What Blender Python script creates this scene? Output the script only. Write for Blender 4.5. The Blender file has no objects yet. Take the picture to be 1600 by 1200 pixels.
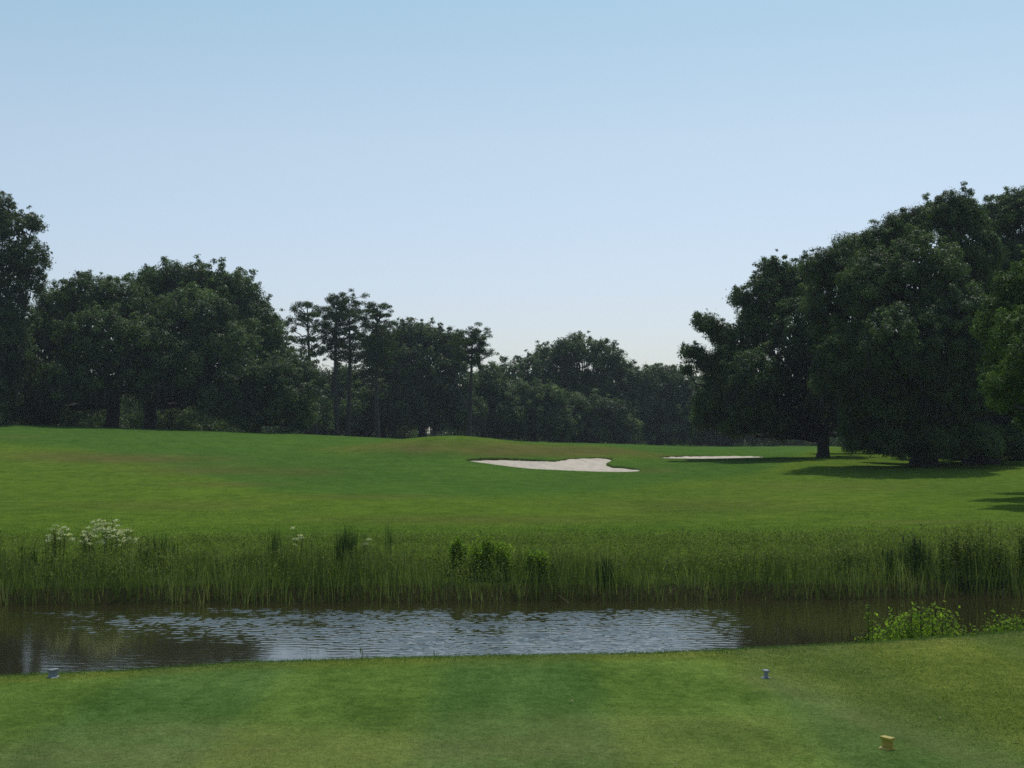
import bpy, math, random
import numpy as np
rng = np.random.default_rng(7); random.seed(7)
R = math.radians
sc = bpy.context.scene; C = sc.collection
F = 2200.0; HZ = 690.0; CAMZ = 3.2
TH = math.atan((HZ-600)/F)

# ---------------------------------------------------------------- camera, sky, sun
cam = bpy.data.objects.new('camera', bpy.data.cameras.new('camera')); C.objects.link(cam)
cam.data.sensor_width = 36; cam.data.lens = 36*F/1600; cam.data.clip_end = 6000; cam.data.clip_start = .1
cam.location = (0, 0, CAMZ); cam.rotation_euler = (R(90)+TH, 0, 0); sc.camera = cam
SUN_EL, SUN_AZ = 66.0, 22.0           # azimuth: degrees to the right of straight ahead
w = bpy.data.worlds.new('World'); sc.world = w; w.use_nodes = True
nt = w.node_tree; bg = nt.nodes['Background']
sky = nt.nodes.new('ShaderNodeTexSky'); sky.sky_type = 'NISHITA'; sky.sun_disc = False
sky.sun_elevation = R(SUN_EL); sky.sun_rotation = R(SUN_AZ)
sky.air_density = 1.0; sky.dust_density = 1.3; sky.ozone_density = 0.9; sky.altitude = 0
tn = nt.nodes.new('ShaderNodeMix'); tn.data_type = 'RGBA'; tn.blend_type = 'MULTIPLY'; tn.inputs[0].default_value = 1
gt = nt.nodes.new('ShaderNodeTexCoord'); gs = nt.nodes.new('ShaderNodeSeparateXYZ'); nt.links.new(gt.outputs['Generated'], gs.inputs[0])
gr = nt.nodes.new('ShaderNodeValToRGB'); ge = gr.color_ramp.elements; ge[0].position = .0; ge[0].color = (.93, .95, 1.06, 1); ge[1].position = .10; ge[1].color = (1.0, .95, .99, 1)
for gp, gc in ((.21, (1.10, 1.05, .95)), (.30, (.98, 1.07, .94)), (.6, (.95, 1.05, .92))): ex = ge.new(gp); ex.color = (*gc, 1)
nt.links.new(gs.outputs[2], gr.inputs[0]); nt.links.new(gr.outputs[0], tn.inputs[7])
nt.links.new(sky.outputs[0], tn.inputs[6]); nt.links.new(tn.outputs[2], bg.inputs[0]); bg.inputs[1].default_value = 0.135
sl = bpy.data.lights.new('sun', 'SUN'); sl.energy = 2.5; sl.angle = R(.5); sl.color = (1, .95, .87)
so = bpy.data.objects.new('sun', sl); C.objects.link(so)
so.rotation_euler = (R(90-SUN_EL), 0, R(180-SUN_AZ)); so.rotation_euler = (-R(90-SUN_EL), 0, R(-SUN_AZ)+0)
# lamp shines along its -Z; sun stands ahead of the camera (+Y), so the lamp's +Z leans to +Y
so.rotation_euler = (-R(90-SUN_EL), 0, -R(SUN_AZ))
sc.view_settings.view_transform = 'Standard'; sc.view_settings.look = 'None'
sc.view_settings.exposure = 0.0; sc.view_settings.gamma = 1.0
sc.render.engine = 'CYCLES'
sc.cycles.max_bounces = 8; sc.cycles.diffuse_bounces = 3; sc.cycles.transmission_bounces = 3
sc.cycles.volume_bounces = 0; sc.cycles.use_denoising = False; sc.cycles.use_adaptive_sampling = False; sc.cycles.filter_width = 1.6; sc.cycles.transparent_max_bounces = 4

# ---------------------------------------------------------------- helpers
def P(u, v, d):
    """world point at photograph pixel (u, v) and distance d ahead"""
    a = (600-v)/F; yy = math.cos(TH) - a*math.sin(TH); zz = math.sin(TH) + a*math.cos(TH)
    return np.array([(u-800)/F*d/yy, d, CAMZ + zz*d/yy])
def px(n, d): return n/F*d

def mesh(name, V, polys, mat, parent=None, attrs=None, smooth=False):
    """polys: list of int arrays (M,k)"""
    me = bpy.data.meshes.new(name)
    V = np.asarray(V, dtype=np.float32); me.vertices.add(len(V)); me.vertices.foreach_set('co', V.ravel())
    polys = [p for p in polys if len(p)]
    loops = np.concatenate([p.ravel() for p in polys]).astype(np.int32)
    tot = np.concatenate([np.full(len(p), p.shape[1], np.int32) for p in polys])
    st = np.concatenate([[0], np.cumsum(tot)[:-1]]).astype(np.int32)
    me.loops.add(len(loops)); me.loops.foreach_set('vertex_index', loops)
    me.polygons.add(len(tot)); me.polygons.foreach_set('loop_start', st); me.polygons.foreach_set('loop_total', tot)
    if smooth: me.polygons.foreach_set('use_smooth', np.ones(len(tot), bool))
    if attrs:
        for k, a in attrs.items():
            at = me.attributes.new(k, 'FLOAT', 'POINT'); at.data.foreach_set('value', np.asarray(a, np.float32))
    me.update(); me.materials.append(mat)
    o = bpy.data.objects.new(name, me); C.objects.link(o)
    if parent: o.parent = parent
    return o
def tag(o, label, cat, group=None):
    o['label'] = label; o['category'] = cat
    if group: o['group'] = group
    return o
def thing(name, label, cat, loc, group=None, rz=0):
    o = bpy.data.objects.new(name, None); C.objects.link(o); o.location = loc; o.rotation_euler = (0, 0, rz)
    o.empty_display_size = .2
    return tag(o, label, cat, group)
def struct(o): o['kind'] = 'structure'; return o
def stuff(o, label, cat): o['kind'] = 'stuff'; return tag(o, label, cat)

def tube(path, rad, n=7, wob=0.0):
    path = np.asarray(path, float); rad = np.asarray(rad, float); m = len(path)
    T = np.gradient(path, axis=0); T /= np.linalg.norm(T, axis=1)[:, None]+1e-9
    up = np.array([0.1, .97, .2]) if abs(T[0][2]) > .6 else np.array([0, 0, 1.])
    A = np.cross(T, up); A /= np.linalg.norm(A, axis=1)[:, None]+1e-9; B = np.cross(T, A)
    th = np.arange(n)/n*2*math.pi
    rr = rad[:, None]*(1+wob*rng.uniform(-1, 1, (m, n)))
    V = path[:, None]+rr[..., None]*(np.cos(th)[None, :, None]*A[:, None]+np.sin(th)[None, :, None]*B[:, None])
    i = np.arange(m-1)[:, None]*n; j = np.arange(n)[None]; j2 = (j+1) % n
    Fq = np.stack([i+j, i+j2, i+n+j2, i+n+j], -1).reshape(-1, 4)
    return V.reshape(-1, 3), Fq
class MB:
    def __init__(s): s.V = []; s.F = []; s.n = 0; s.a = []
    def add(s, V, Fq, a=0.5):
        s.V.append(V); s.F.append(np.asarray(Fq)+s.n); s.n += len(V); s.a.append(np.full(len(V), a) if np.isscalar(a) else a)
    def build(s, name, mat, parent=None, smooth=False):
        by = {}
        for f in s.F: by.setdefault(f.shape[1], []).append(f)
        return mesh(name, np.concatenate(s.V), [np.concatenate(x) for x in by.values()], mat, parent,
                    {'tint': np.concatenate(s.a)}, smooth)
def curve(a, b, bend, n=8, c=None):
    t = np.linspace(0, 1, n)[:, None]; m = (a+b)/2+bend
    return (1-t)**2*a+2*t*(1-t)*m+t*t*b

def leaves(cen, size, nrm_bias, asp=.5, rnd=.6):
    """diamond leaves: cen (N,3), size (N,), nrm_bias (N,3) -> V, F"""
    N = len(cen); nr = nrm_bias+rnd*rng.normal(size=(N, 3)); nr /= np.linalg.norm(nr, axis=1)[:, None]+1e-9
    r = rng.normal(size=(N, 3)); r[:, 2] *= .7
    a = np.cross(nr, r); a /= np.linalg.norm(a, axis=1)[:, None]+1e-9; b = np.cross(nr, a)
    s = size[:, None]/2; bow = nr*s*.25
    V = np.stack([cen-a*s-bow, cen+b*s*asp, cen+a*s-bow, cen-b*s*asp], 1).reshape(-1, 3)
    Fq = (np.arange(N)[:, None]*4+np.arange(4)[None])
    return V, Fq

# ---------------------------------------------------------------- materials
def newmat(name):
    m = bpy.data.materials.new(name); m.use_nodes = True; t = m.node_tree
    return m, t, t.nodes['Principled BSDF'], t.nodes['Material Output']
def noise(t, scale, detail=4, rough=.55, vec=None):
    n = t.nodes.new('ShaderNodeTexNoise'); n.inputs['Scale'].default_value = scale
    n.inputs['Detail'].default_value = detail; n.inputs['Roughness'].default_value = rough
    if vec is not None: t.links.new(vec, n.inputs['Vector'])
    return n.outputs['Fac']
def mapped(t, sc_, coord='Object'):
    tc = t.nodes.new('ShaderNodeTexCoord'); mp = t.nodes.new('ShaderNodeMapping'); mp.inputs['Scale'].default_value = sc_
    t.links.new(tc.outputs[coord], mp.inputs[0]); return mp.outputs[0]
def ramp(t, fac, stops):
    r = t.nodes.new('ShaderNodeValToRGB'); e = r.color_ramp.elements
    e[0].position, e[0].color = stops[0][0], (*stops[0][1], 1); e[1].position, e[1].color = stops[1][0], (*stops[1][1], 1)
    for p, c in stops[2:]: x = e.new(p); x.color = (*c, 1)
    t.links.new(fac, r.inputs[0]); return r.outputs[0]
def attr(t, name):
    a = t.nodes.new('ShaderNodeAttribute'); a.attribute_name = name; return a.outputs['Fac']
def mix(t, fac, a, b, mode='MIX'):
    m = t.nodes.new('ShaderNodeMix'); m.data_type = 'RGBA'; m.blend_type = mode
    for s, i in ((fac, 0), (a, 6), (b, 7)):
        if hasattr(s, 'is_linked') or hasattr(s, 'links'): t.links.new(s, m.inputs[i])
        elif isinstance(s, (int, float)): m.inputs[i].default_value = s
        else: m.inputs[i].default_value = (*s, 1)
    return m.outputs[2]
def math_(t, op, a, b=None, clamp=False):
    m = t.nodes.new('ShaderNodeMath'); m.operation = op; m.use_clamp = clamp
    for s, i in ((a, 0), (b, 1)):
        if s is None: continue
        if isinstance(s, (int, float)): m.inputs[i].default_value = s
        else: t.links.new(s, m.inputs[i])
    return m.outputs[0]
def leafmat(name, dark, mid, light, transl=.3, rough=.45, spec=.35, nsc=.35):
    m, t, b, out = newmat(name)
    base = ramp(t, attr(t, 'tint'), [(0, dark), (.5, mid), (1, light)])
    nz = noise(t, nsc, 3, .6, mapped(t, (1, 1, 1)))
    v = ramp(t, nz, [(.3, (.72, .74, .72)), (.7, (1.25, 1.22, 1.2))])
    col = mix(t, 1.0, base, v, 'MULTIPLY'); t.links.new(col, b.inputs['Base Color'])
    b.inputs['Roughness'].default_value = rough; b.inputs['Specular IOR Level'].default_value = spec
    tr = t.nodes.new('ShaderNodeBsdfTranslucent'); c2 = mix(t, 1.0, col, (1.15, 1.35, .55), 'MULTIPLY'); t.links.new(c2, tr.inputs[0])
    mx = t.nodes.new('ShaderNodeMixShader'); mx.inputs[0].default_value = transl
    t.links.new(b.outputs[0], mx.inputs[1]); t.links.new(tr.outputs[0], mx.inputs[2]); t.links.new(mx.outputs[0], out.inputs[0])
    return m
M_oak = leafmat('oak_leaves', (.022, .044, .014), (.060, .105, .030), (.130, .190, .058), .38, .5, .28)
M_oak2 = leafmat('oak_leaves_grey', (.028, .046, .021), (.068, .104, .040), (.135, .180, .074), .38, .5, .28)
M_near = leafmat('broad_leaves', (.030, .062, .012), (.070, .125, .022), (.13, .20, .04), .3, .5, .15)
M_pine = leafmat('pine_needles', (.020, .040, .012), (.045, .080, .020), (.085, .135, .034), .28, .7, .1)
M_moss = leafmat('hanging_moss', (.026, .030, .022), (.042, .046, .034), (.06, .064, .046), .2, .9, .1)
M_reed = leafmat('reed_blades', (.040, .065, .018), (.125, .165, .044), (.30, .32, .12), .35, .7, .08, 1.2)
M_weed = leafmat('weed_leaves', (.060, .095, .022), (.15, .19, .045), (.30, .33, .12), .35, .7, .05, 1.0)
M_dry = leafmat('dry_stems', (.05, .04, .02), (.10, .085, .045), (.22, .20, .12), .2, .7, .2, 2)
M_turf = leafmat('turf_blades', (.052, .104, .024), (.090, .162, .040), (.30, .32, .16), .3, .8, .03, .8)
M_shrub = leafmat('shrub_leaves', (.07, .125, .018), (.15, .235, .035), (.26, .34, .06), .55, .6, .12, 1.5)
M_flower = leafmat('cream_flowers', (.42, .44, .26), (.60, .61, .42), (.78, .78, .62), .3, .8, .1, 3)
def barkmat(name, c0, c1):
    m, t, b, o = newmat(name); n = noise(t, 2.5, 6, .65, mapped(t, (3, 3, .7)))
    t.links.new(ramp(t, n, [(.35, c0), (.7, c1)]), b.inputs['Base Color']); b.inputs['Roughness'].default_value = .9
    bp = t.nodes.new('ShaderNodeBump'); bp.inputs['Strength'].default_value = .8; bp.inputs['Distance'].default_value = .05
    t.links.new(n, bp.inputs['Height']); t.links.new(bp.outputs[0], b.inputs['Normal']); return m
M_bark = barkmat('oak_bark', (.012, .010, .008), (.034, .029, .024))
M_pbark = barkmat('pine_bark', (.022, .018, .014), (.055, .045, .036))

# ---------------------------------------------------------------- terrain
def interp_cols(us, vals, u): return np.interp(u, us, vals)
# distance rows of the far side: image row of the ground at each (column, distance)
DD = [34, 42, 50, 60, 70, 78, 84, 88, 92, 97, 102, 108, 116, 130, 160, 200, 260]
TAB = {  # z relative to the eye is derived from the row
 -300: [838, 812, 790, 764, 738, 717, 703, 694, 686, 677, 669, 662, 655, 657, 661, 665, 670],
 0:    [838, 812, 790, 766, 741, 721, 708, 700, 692, 684, 676, 669, 662, 664, 668, 671, 675],
 200:  [838, 812, 791, 768, 744, 725, 713, 705, 698, 690, 683, 676, 669, 669, 671, 674, 677],
 400:  [838, 813, 793, 771, 749, 731, 720, 712, 705, 697, 690, 683, 676, 676, 678, 680, 681],
 540:  [838, 814, 795, 774, 754, 737, 726, 718, 711, 703, 696, 690, 682, 681, 682, 683, 684],
 620:  [838, 815, 796, 775, 755, 739, 728, 719, 710, 696, 689, 687, 686.5, 686, 687, 686, 686],
 655:  [838, 815, 797, 776, 756, 740, 729, 718, 702, 685, 681.5, 687, 689, 689, 688, 687, 687],
 690:  [838, 815, 797, 776, 757, 741, 730, 719, 700, 681, 678.5, 688, 690, 690, 688, 687, 687],
 740:  [838, 816, 797, 777, 759, 744, 733, 721, 703, 683, 680, 689, 691, 691, 689, 688, 688],
 770:  [838, 816, 797, 777, 759, 745, 734, 722, 708, 691, 685, 690, 692, 691, 689, 688, 688],
 850:  [838, 816, 797, 778, 761, 747, 737, 727, 717, 704, 691, 693, 694, 693, 691, 690, 689],
 950:  [838, 816, 797, 778, 761, 748, 739, 729, 719, 706, 697, 697, 698, 697, 694, 692, 691],
 1050: [838, 816, 797, 778, 760, 746, 738, 731, 724, 717, 713, 706, 703, 702, 698, 696, 694],
 1150: [838, 815, 796, 776, 757, 742, 733, 727, 721, 716, 713, 710, 706, 705, 701, 698, 695],
 1300: [836, 813, 793, 770, 751, 735, 725, 720, 716, 712, 710, 708, 706, 704, 701, 698, 696],
 1600: [830, 806, 786, 765, 747, 733, 725, 720, 717, 714, 712, 710, 708, 706, 702, 700, 697],
 2000: [825, 801, 781, 761, 744, 731, 723, 719, 716, 713, 711, 710, 708, 706, 703, 700, 697]}
UG = np.arange(-3000, 4601, 20.); DG = np.arange(30, 301, 1.)
def _zrow(v, d): a = (600-v)/F; return CAMZ + d*(math.sin(TH)+a*math.cos(TH))/(math.cos(TH)-a*math.sin(TH))
_cols = sorted(TAB); _Z = np.array([np.interp(DG, DD, [_zrow(v, d) for v, d in zip(TAB[c], DD)]) for c in _cols])
ZG = np.array([np.interp(UG, _cols, _Z[:, j]) for j in range(len(DG))]).T
def blur(A, k, ax):
    x = np.arange(-k*3, k*3+1); g = np.exp(-x*x/(2.*k*k)); g /= g.sum()
    pad = [(0, 0), (0, 0)]; pad[ax] = (len(x)//2,)*2; B = np.pad(A, pad, mode='edge'); out = np.zeros_like(A)
    for i, gg in enumerate(g):
        out += gg*(B[i:i+A.shape[0]] if ax == 0 else B[:, i:i+A.shape[1]])
    return out
ZG = blur(blur(ZG, 1, 0), 1, 1); ZG = blur(ZG, 1, 0)
def far_z(x, y):
    yc = np.maximum(y, 20); u = np.clip(800+F*x/yc, UG[0], UG[-1]-1); d = np.clip(y, DG[0], DG[-1]-.01)
    fi = (u-UG[0])/20; fj = (d-DG[0]); i = fi.astype(int); j = fj.astype(int); a = fi-i; b = fj-j
    i2 = np.minimum(i+1, len(UG)-1); j2 = np.minimum(j+1, len(DG)-1)
    return (ZG[i, j]*(1-a)*(1-b)+ZG[i2, j]*a*(1-b)+ZG[i, j2]*(1-a)*b+ZG[i2, j2]*a*b)
TEE = 1.5
def row_d(v, z):
    a = (600-v)/F; return (z-CAMZ)*(math.cos(TH)-a*math.sin(TH))/(math.sin(TH)+a*math.cos(TH))
_eu = [-200, 0, 80, 200, 300, 400, 600, 850, 1000, 1100, 1200, 1300, 1400, 1500, 1600, 1800]
_ev = [1062, 1047, 1042, 1036, 1030, 1024, 1021, 1020, 1017, 1012, 1006, 999, 992, 985, 978, 966]
_ed = np.array([row_d(v, TEE) for v in _ev]); _ex = np.array([(u-800)/F*d for u, d in zip(_eu, _ed)])
_su = [-400, 0, 400, 800, 1200, 1600, 2000]; _sv = [948, 946, 942, 940, 937, 932, 928]
_sd = np.array([row_d(v, 0) for v in _sv]); _sx = np.array([(u-800)/F*d for u, d in zip(_su, _sd)])
def edge_y(x): return np.interp(x, _ex, _ed)
def shore_y(x): return np.interp(x, _sx, _sd)+.12*np.sin(x*1.7)+.08*np.sin(x*4.1+1)
def sst(a, b, x): t = np.clip((x-a)/(b-a), 0, 1); return t*t*(3-2*t)
def gauss_seg(x, y, a, b, wd):
    ax, ay = a; bx, by = b; dx, dy = bx-ax, by-ay; L = dx*dx+dy*dy+1e-9
    t = np.clip(((x-ax)*dx+(y-ay)*dy)/L, 0, 1); r2 = (x-ax-t*dx)**2+(y-ay-t*dy)**2
    return np.exp(-r2/(2*wd*wd))
_n = [P(738, 700, 98)[:2], P(878, 700, 87.5)[:2], P(985, 700, 88)[:2], P(1060, 700, 90)[:2], P(590, 700, 97)[:2], P(640, 700, 90)[:2]]
def base_h(x, y):
    x = np.asarray(x, float); y = np.asarray(y, float)
    e = edge_y(x)
    near = TEE - .012*np.maximum(0, y-9)*0 - np.where(y > e-.25, .34*np.maximum(0, (y-e+.25))**1.3, 0)
    near = near + .02*np.sin(x*.9+1)*np.sin(y*.7)
    near = np.where(y > e, np.minimum(near, TEE-.42*(y-e)), near)
    near = np.maximum(near, -1.0)
    s = shore_y(x); t = y-s
    bank = np.where(t < 0, .45*t, .42*(1-np.exp(-t/.9)))
    fz = far_z(x, y); far = bank*(1-sst(1.8, 8, t))+fz*sst(1.8, 8, t)
    far = far+.22*gauss_seg(x, y, P(790, 700, 94)[:2], _n[1], 1.1)+.16*gauss_seg(x, y, _n[2], _n[3], 1.3)+.18*gauss_seg(x, y, _n[4], _n[5], 1.0)
    far = np.maximum(far, -1.0)
    return np.where(y < 20, near, np.where(y > 24, far, np.maximum(near, far)))
# bunker outlines (plan), found by walking the ground to where the rim shows
def on_ground(u, v, d0, d1):
    ds = np.linspace(d0, d1, 400); p = np.array([P(u, v, d) for d in ds]); h = base_h(p[:, 0], p[:, 1])
    k = np.argmax(h >= p[:, 2]); k = k if h[k] >= p[k, 2] else len(ds)-1
    return p[k, :2]
B1 = [(722, 720), (745, 717.5), (780, 716.5), (812, 717.5), (845, 719), (868, 720), (874, 718), (884, 716), (905, 715), (930, 714.5), (950, 715), (960, 717.5), (950, 722), (946, 725),
      (955, 728.5), (975, 730), (1006, 733.5), (990, 737), (950, 738), (905, 737.5), (860, 735), (815, 732), (775, 728), (745, 724)]
B2 = [(1026, 715), (1045, 713.6), (1080, 712.4), (1120, 712), (1160, 712.3), (1190, 713), (1196, 715), (1170, 716.2), (1120, 716.7), (1070, 717), (1040, 716.7)]
B1p = np.array([on_ground(u, v, 79, 98) for u, v in B1]); B2p = np.array([on_ground(u, v, 92, 112) for u, v in B2])
def densify(poly, it=2):
    for _ in range(it):
        q = np.roll(poly, -1, 0); poly = np.stack([.75*poly+.25*q, .25*poly+.75*q], 1).reshape(-1, 2)
    return poly
B1p = densify(B1p); B2p = densify(B2p)
def sdf(poly, x, y):
    """signed distance, positive inside"""
    d2 = np.full(x.shape, 1e9); ins = np.zeros(x.shape, bool); n = len(poly)
    for i in range(n):
        ax, ay = poly[i]; bx, by = poly[(i+1) % n]; dx, dy = bx-ax, by-ay
        t = np.clip(((x-ax)*dx+(y-ay)*dy)/(dx*dx+dy*dy+1e-12), 0, 1)
        d2 = np.minimum(d2, (x-ax-t*dx)**2+(y-ay-t*dy)**2)
        c = ((ay > y) != (by > y)) & (x < (bx-ax)*(y-ay)/(by-ay+1e-12)+ax); ins ^= c
    return np.where(ins, 1, -1)*np.sqrt(d2)
def bunker_sd(x, y):
    s = np.full(x.shape, -9.)
    for p in (B1p, B2p):
        m = (x > p[:, 0].min()-2) & (x < p[:, 0].max()+2) & (y > p[:, 1].min()-2) & (y < p[:, 1].max()+2)
        if m.any(): s[m] = np.maximum(s[m], sdf(p, x[m], y[m]))
    return s
def lines(segs):
    out = []
    for a, b, st in segs: out.append(np.arange(a, b, st))
    return np.unique(np.concatenate(out+[[segs[-1][1]]]))
bx0, bx1 = min(B1p[:, 0].min(), B2p[:, 0].min())-1, max(B1p[:, 0].max(), B2p[:, 0].max())+1
by0, by1 = min(B1p[:, 1].min(), B2p[:, 1].min())-1, max(B1p[:, 1].max(), B2p[:, 1].max())+1
XL = lines([(-520, -120, 25), (-120, -50, 3), (-50, -20, 1), (-20, bx0, .4), (bx0, bx1, .11), (bx1, 30, .4), (30, 60, 1), (60, 120, 3), (120, 520, 25)])
YL = lines([(-60, 0, 4), (0, 6, .5), (6, 36, .2), (36, by0, .5), (by0, by1, .11), (by1, 130, .7), (130, 300, 4), (300, 620, 25)])
X, Y = np.meshgrid(XL, YL); x, y = X.ravel(), Y.ravel()
sd = bunker_sd(x, y); Z = base_h(x, y)
Z = Z + .03*np.sin(x*.31+y*.17)*sst(40, 60, y) + .02*np.sin(x*.9-y*.4)*sst(36, 60, y)
Zb = Z.copy()
lipk = np.where(x < 9.5, .04, .01); Z = Z + lipk*sst(-.7, -.05, sd)*(sd < 0)+lipk*(sd >= 0)*1.0 - .75*sst(-.02, .22, sd)
def grid_faces(nx, ny):
    i = np.arange(ny-1)[:, None]*nx; j = np.arange(nx-1)[None]
    return np.stack([i+j, i+j+1, i+nx+j+1, i+nx+j], -1).reshape(-1, 4)
# ground cover kinds: fairway (fine mown), dry (thin tan turf), earth (bare lip / shore mud), rough (olive)
uu = 800+F*x/np.maximum(y, 5)
def vrow(x, y, z): t = (z-CAMZ)/np.maximum(y, 1.); return 600-F*(np.tan(np.arctan(t)-TH))
vv = vrow(x, y, Z)
fair = sst(8, -8, vv-np.interp(uu, [-400, 0, 120, 260, 420, 560, 760, 950, 1060, 1180, 1300], [690, 690, 700, 730, 768, 775, 778, 768, 752, 742, 690]))*(y > 50)
fair = fair*(1-sst(-10, 10, gauss_seg(x, y, _n[0], _n[1], 4)*0-9))
mound = np.clip(gauss_seg(x, y, _n[4], P(745, 700, 96)[:2], 2.6)+gauss_seg(x, y, P(745, 700, 95)[:2], P(1000, 700, 99)[:2], 2.6), 0, 1)
fair = fair*(1-.9*np.clip(mound*1.4, 0, 1)); MND = mound
def blob(u0, v0, ru, rv): return np.exp(-((uu-u0)/ru)**2-((vv-v0)/rv)**2)*(y > 38)
brown = 1.0*blob(200, 717, 150, 7)+.7*blob(330, 735, 110, 7)+.6*blob(360, 757, 90, 4)+.5*blob(480, 738, 60, 8)+.4*blob(20, 683, 60, 3)+.5*blob(80, 710, 80, 6)
brown += .5*blob(560, 776, 130, 4)+.75*blob(650, 703, 35, 7)+.8*blob(790, 706, 60, 8)+.6*blob(900, 705, 80, 6)+.5*blob(1020, 735, 40, 5)+.5*blob(1450, 817, 120, 5)+.4*blob(1100, 790, 200, 14)
brown += .55*blob(750, 812, 250, 7)+.35*blob(250, 790, 200, 8)+.3*blob(1300, 760, 200, 8)
brown += .55*np.clip(mound*1.3, 0, 1)*sst(684, 692, vv)
tee = (y < 20)
dry = np.zeros_like(x)
dryb = lambda x0, y0, rx, ry: np.exp(-((x-x0)/rx)**2-((y-y0)/ry)**2)*tee
dry += 1.0*dryb(-2.2, 7.6, 1.4, .45)+.9*dryb(.2, 7.9, 1.6, .5)+.6*dryb(.8, 8.6, 1.2, .3)+.7*dryb(-1.9, 8.35, .7, .25)+.8*gauss_seg(x, y, (1.75, 10.2), (2.6, 7.2), .13)*tee
dry += .6*sst(-.9, -.2, y-edge_y(x))*tee*sst(0, 3, x)+.45*sst(-.5, 0, y-edge_y(x))*tee
rough = sst(-.25, .35, (x-(1.9+(9.9-y)*.33)))*tee+sst(-.75, -.45, y-edge_y(x))*tee
earth = .8*sst(-.04, .03, sd)+np.clip(1-(y-shore_y(x))/2.2, 0, 1)*(y > shore_y(x)-2)*(y < 34)+(Z < .25)*(y < 34)*(y > 12)
ground_attrs = dict(fair=np.clip(fair, 0, 1), brown=np.clip(brown, 0, 1), dry=np.clip(dry, 0, 1), rough=np.clip(rough, 0, 1), earth=np.clip(earth, 0, 1), tee=tee*1.0)
m, t, b, out = newmat('grass_ground')
v1 = mapped(t, (1, 1, 1)); n_fine = noise(t, 9, 6, .7, v1); n_mid = noise(t, .8, 5, .6, v1); n_big = noise(t, .12, 4, .55, mapped(t, (1, .5, 1)))
gr1 = noise(t, 3.0, 6, .72, mapped(t, (1, .3, 1))); n_fine = math_(t, 'ADD', math_(t, 'MULTIPLY', math_(t, 'SUBTRACT', math_(t, 'ADD', n_fine, gr1), 1.0), 2.2), .5, True)
rough_c = mix(t, n_fine, (.056, .102, .014), (.106, .170, .023))
fair_c = mix(t, n_fine, (.046, .100, .018), (.070, .138, .024))
tee_c = mix(t, n_fine, (.056, .110, .024), (.118, .198, .048))
roughn_c = mix(t, n_fine, (.074, .114, .022), (.138, .182, .042))
c = mix(t, attr(t, 'fair'), rough_c, fair_c); c = mix(t, attr(t, 'tee'), c, tee_c); c = mix(t, attr(t, 'rough'), c, roughn_c)
bw = math_(t, 'MULTIPLY', attr(t, 'brown'), math_(t, 'ADD', n_mid, .45), True)
c = mix(t, math_(t, 'MULTIPLY', bw, .95), c, (.098, .098, .032))
dw = math_(t, 'MULTIPLY', attr(t, 'dry'), math_(t, 'ADD', noise(t, 4, 5, .7, v1), .25), True)
c = mix(t, math_(t, 'MULTIPLY', dw, .55), c, (.17, .175, .07))
c = mix(t, 1.0, c, ramp(t, n_mid, [(.3, (.80, .84, .8)), (.7, (1.2, 1.14, 1.15))]), 'MULTIPLY')
c = mix(t, 1.0, c, ramp(t, n_big, [(.3, (.86, .9, .9)), (.7, (1.16, 1.1, 1.05))]), 'MULTIPLY')
ear = mix(t, noise(t, 3, 5, .7, v1), (.014, .014, .007), (.036, .036, .016))
wv = t.nodes.new('ShaderNodeTexWave'); wv.wave_type = 'BANDS'; wv.bands_direction = 'X'; wv.inputs['Scale'].default_value = .14; wv.inputs['Distortion'].default_value = .6; wv.inputs['Detail Scale'].default_value = .5
t.links.new(mapped(t, (1, .04, 1)), wv.inputs[0])
c = mix(t, attr(t, 'tee'), c, mix(t, 1.0, c, ramp(t, wv.outputs[1], [(.35, (.90, .93, 1.0)), (.65, (1.10, 1.05, .92))]), 'MULTIPLY'))
fg = math_(t, 'MULTIPLY', math_(t, 'ADD', noise(t, 28, 4, .75, v1), noise(t, 75, 3, .8, v1)), .5)
c = mix(t, attr(t, 'tee'), c, mix(t, 1.0, c, ramp(t, fg, [(.36, (.62, .66, .6)), (.5, (1.0, 1.0, 1.0)), (.66, (1.5, 1.36, 1.6))]), 'MULTIPLY'))
c = mix(t, attr(t, 'earth'), c, ear)
t.links.new(c, b.inputs['Base Color']); b.inputs['Roughness'].default_value = .95; b.inputs['Specular IOR Level'].default_value = 0.0
bp = t.nodes.new('ShaderNodeBump'); bp.inputs['Strength'].default_value = .7; bp.inputs['Distance'].default_value = .05
t.links.new(math_(t, 'ADD', noise(t, 14, 6, .75, v1), math_(t, 'MULTIPLY', noise(t, 1.6, 3, .5, v1), 1.5)), bp.inputs['Height']); t.links.new(bp.outputs[0], b.inputs['Normal'])
M_ground = m
g = mesh('ground', np.stack([x, y, Z], 1), [grid_faces(len(XL), len(YL))], M_ground, attrs=ground_attrs, smooth=True); struct(g)
def H(px_, py_): return float(base_h(np.array([px_]), np.array([py_]))[0])
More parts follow.
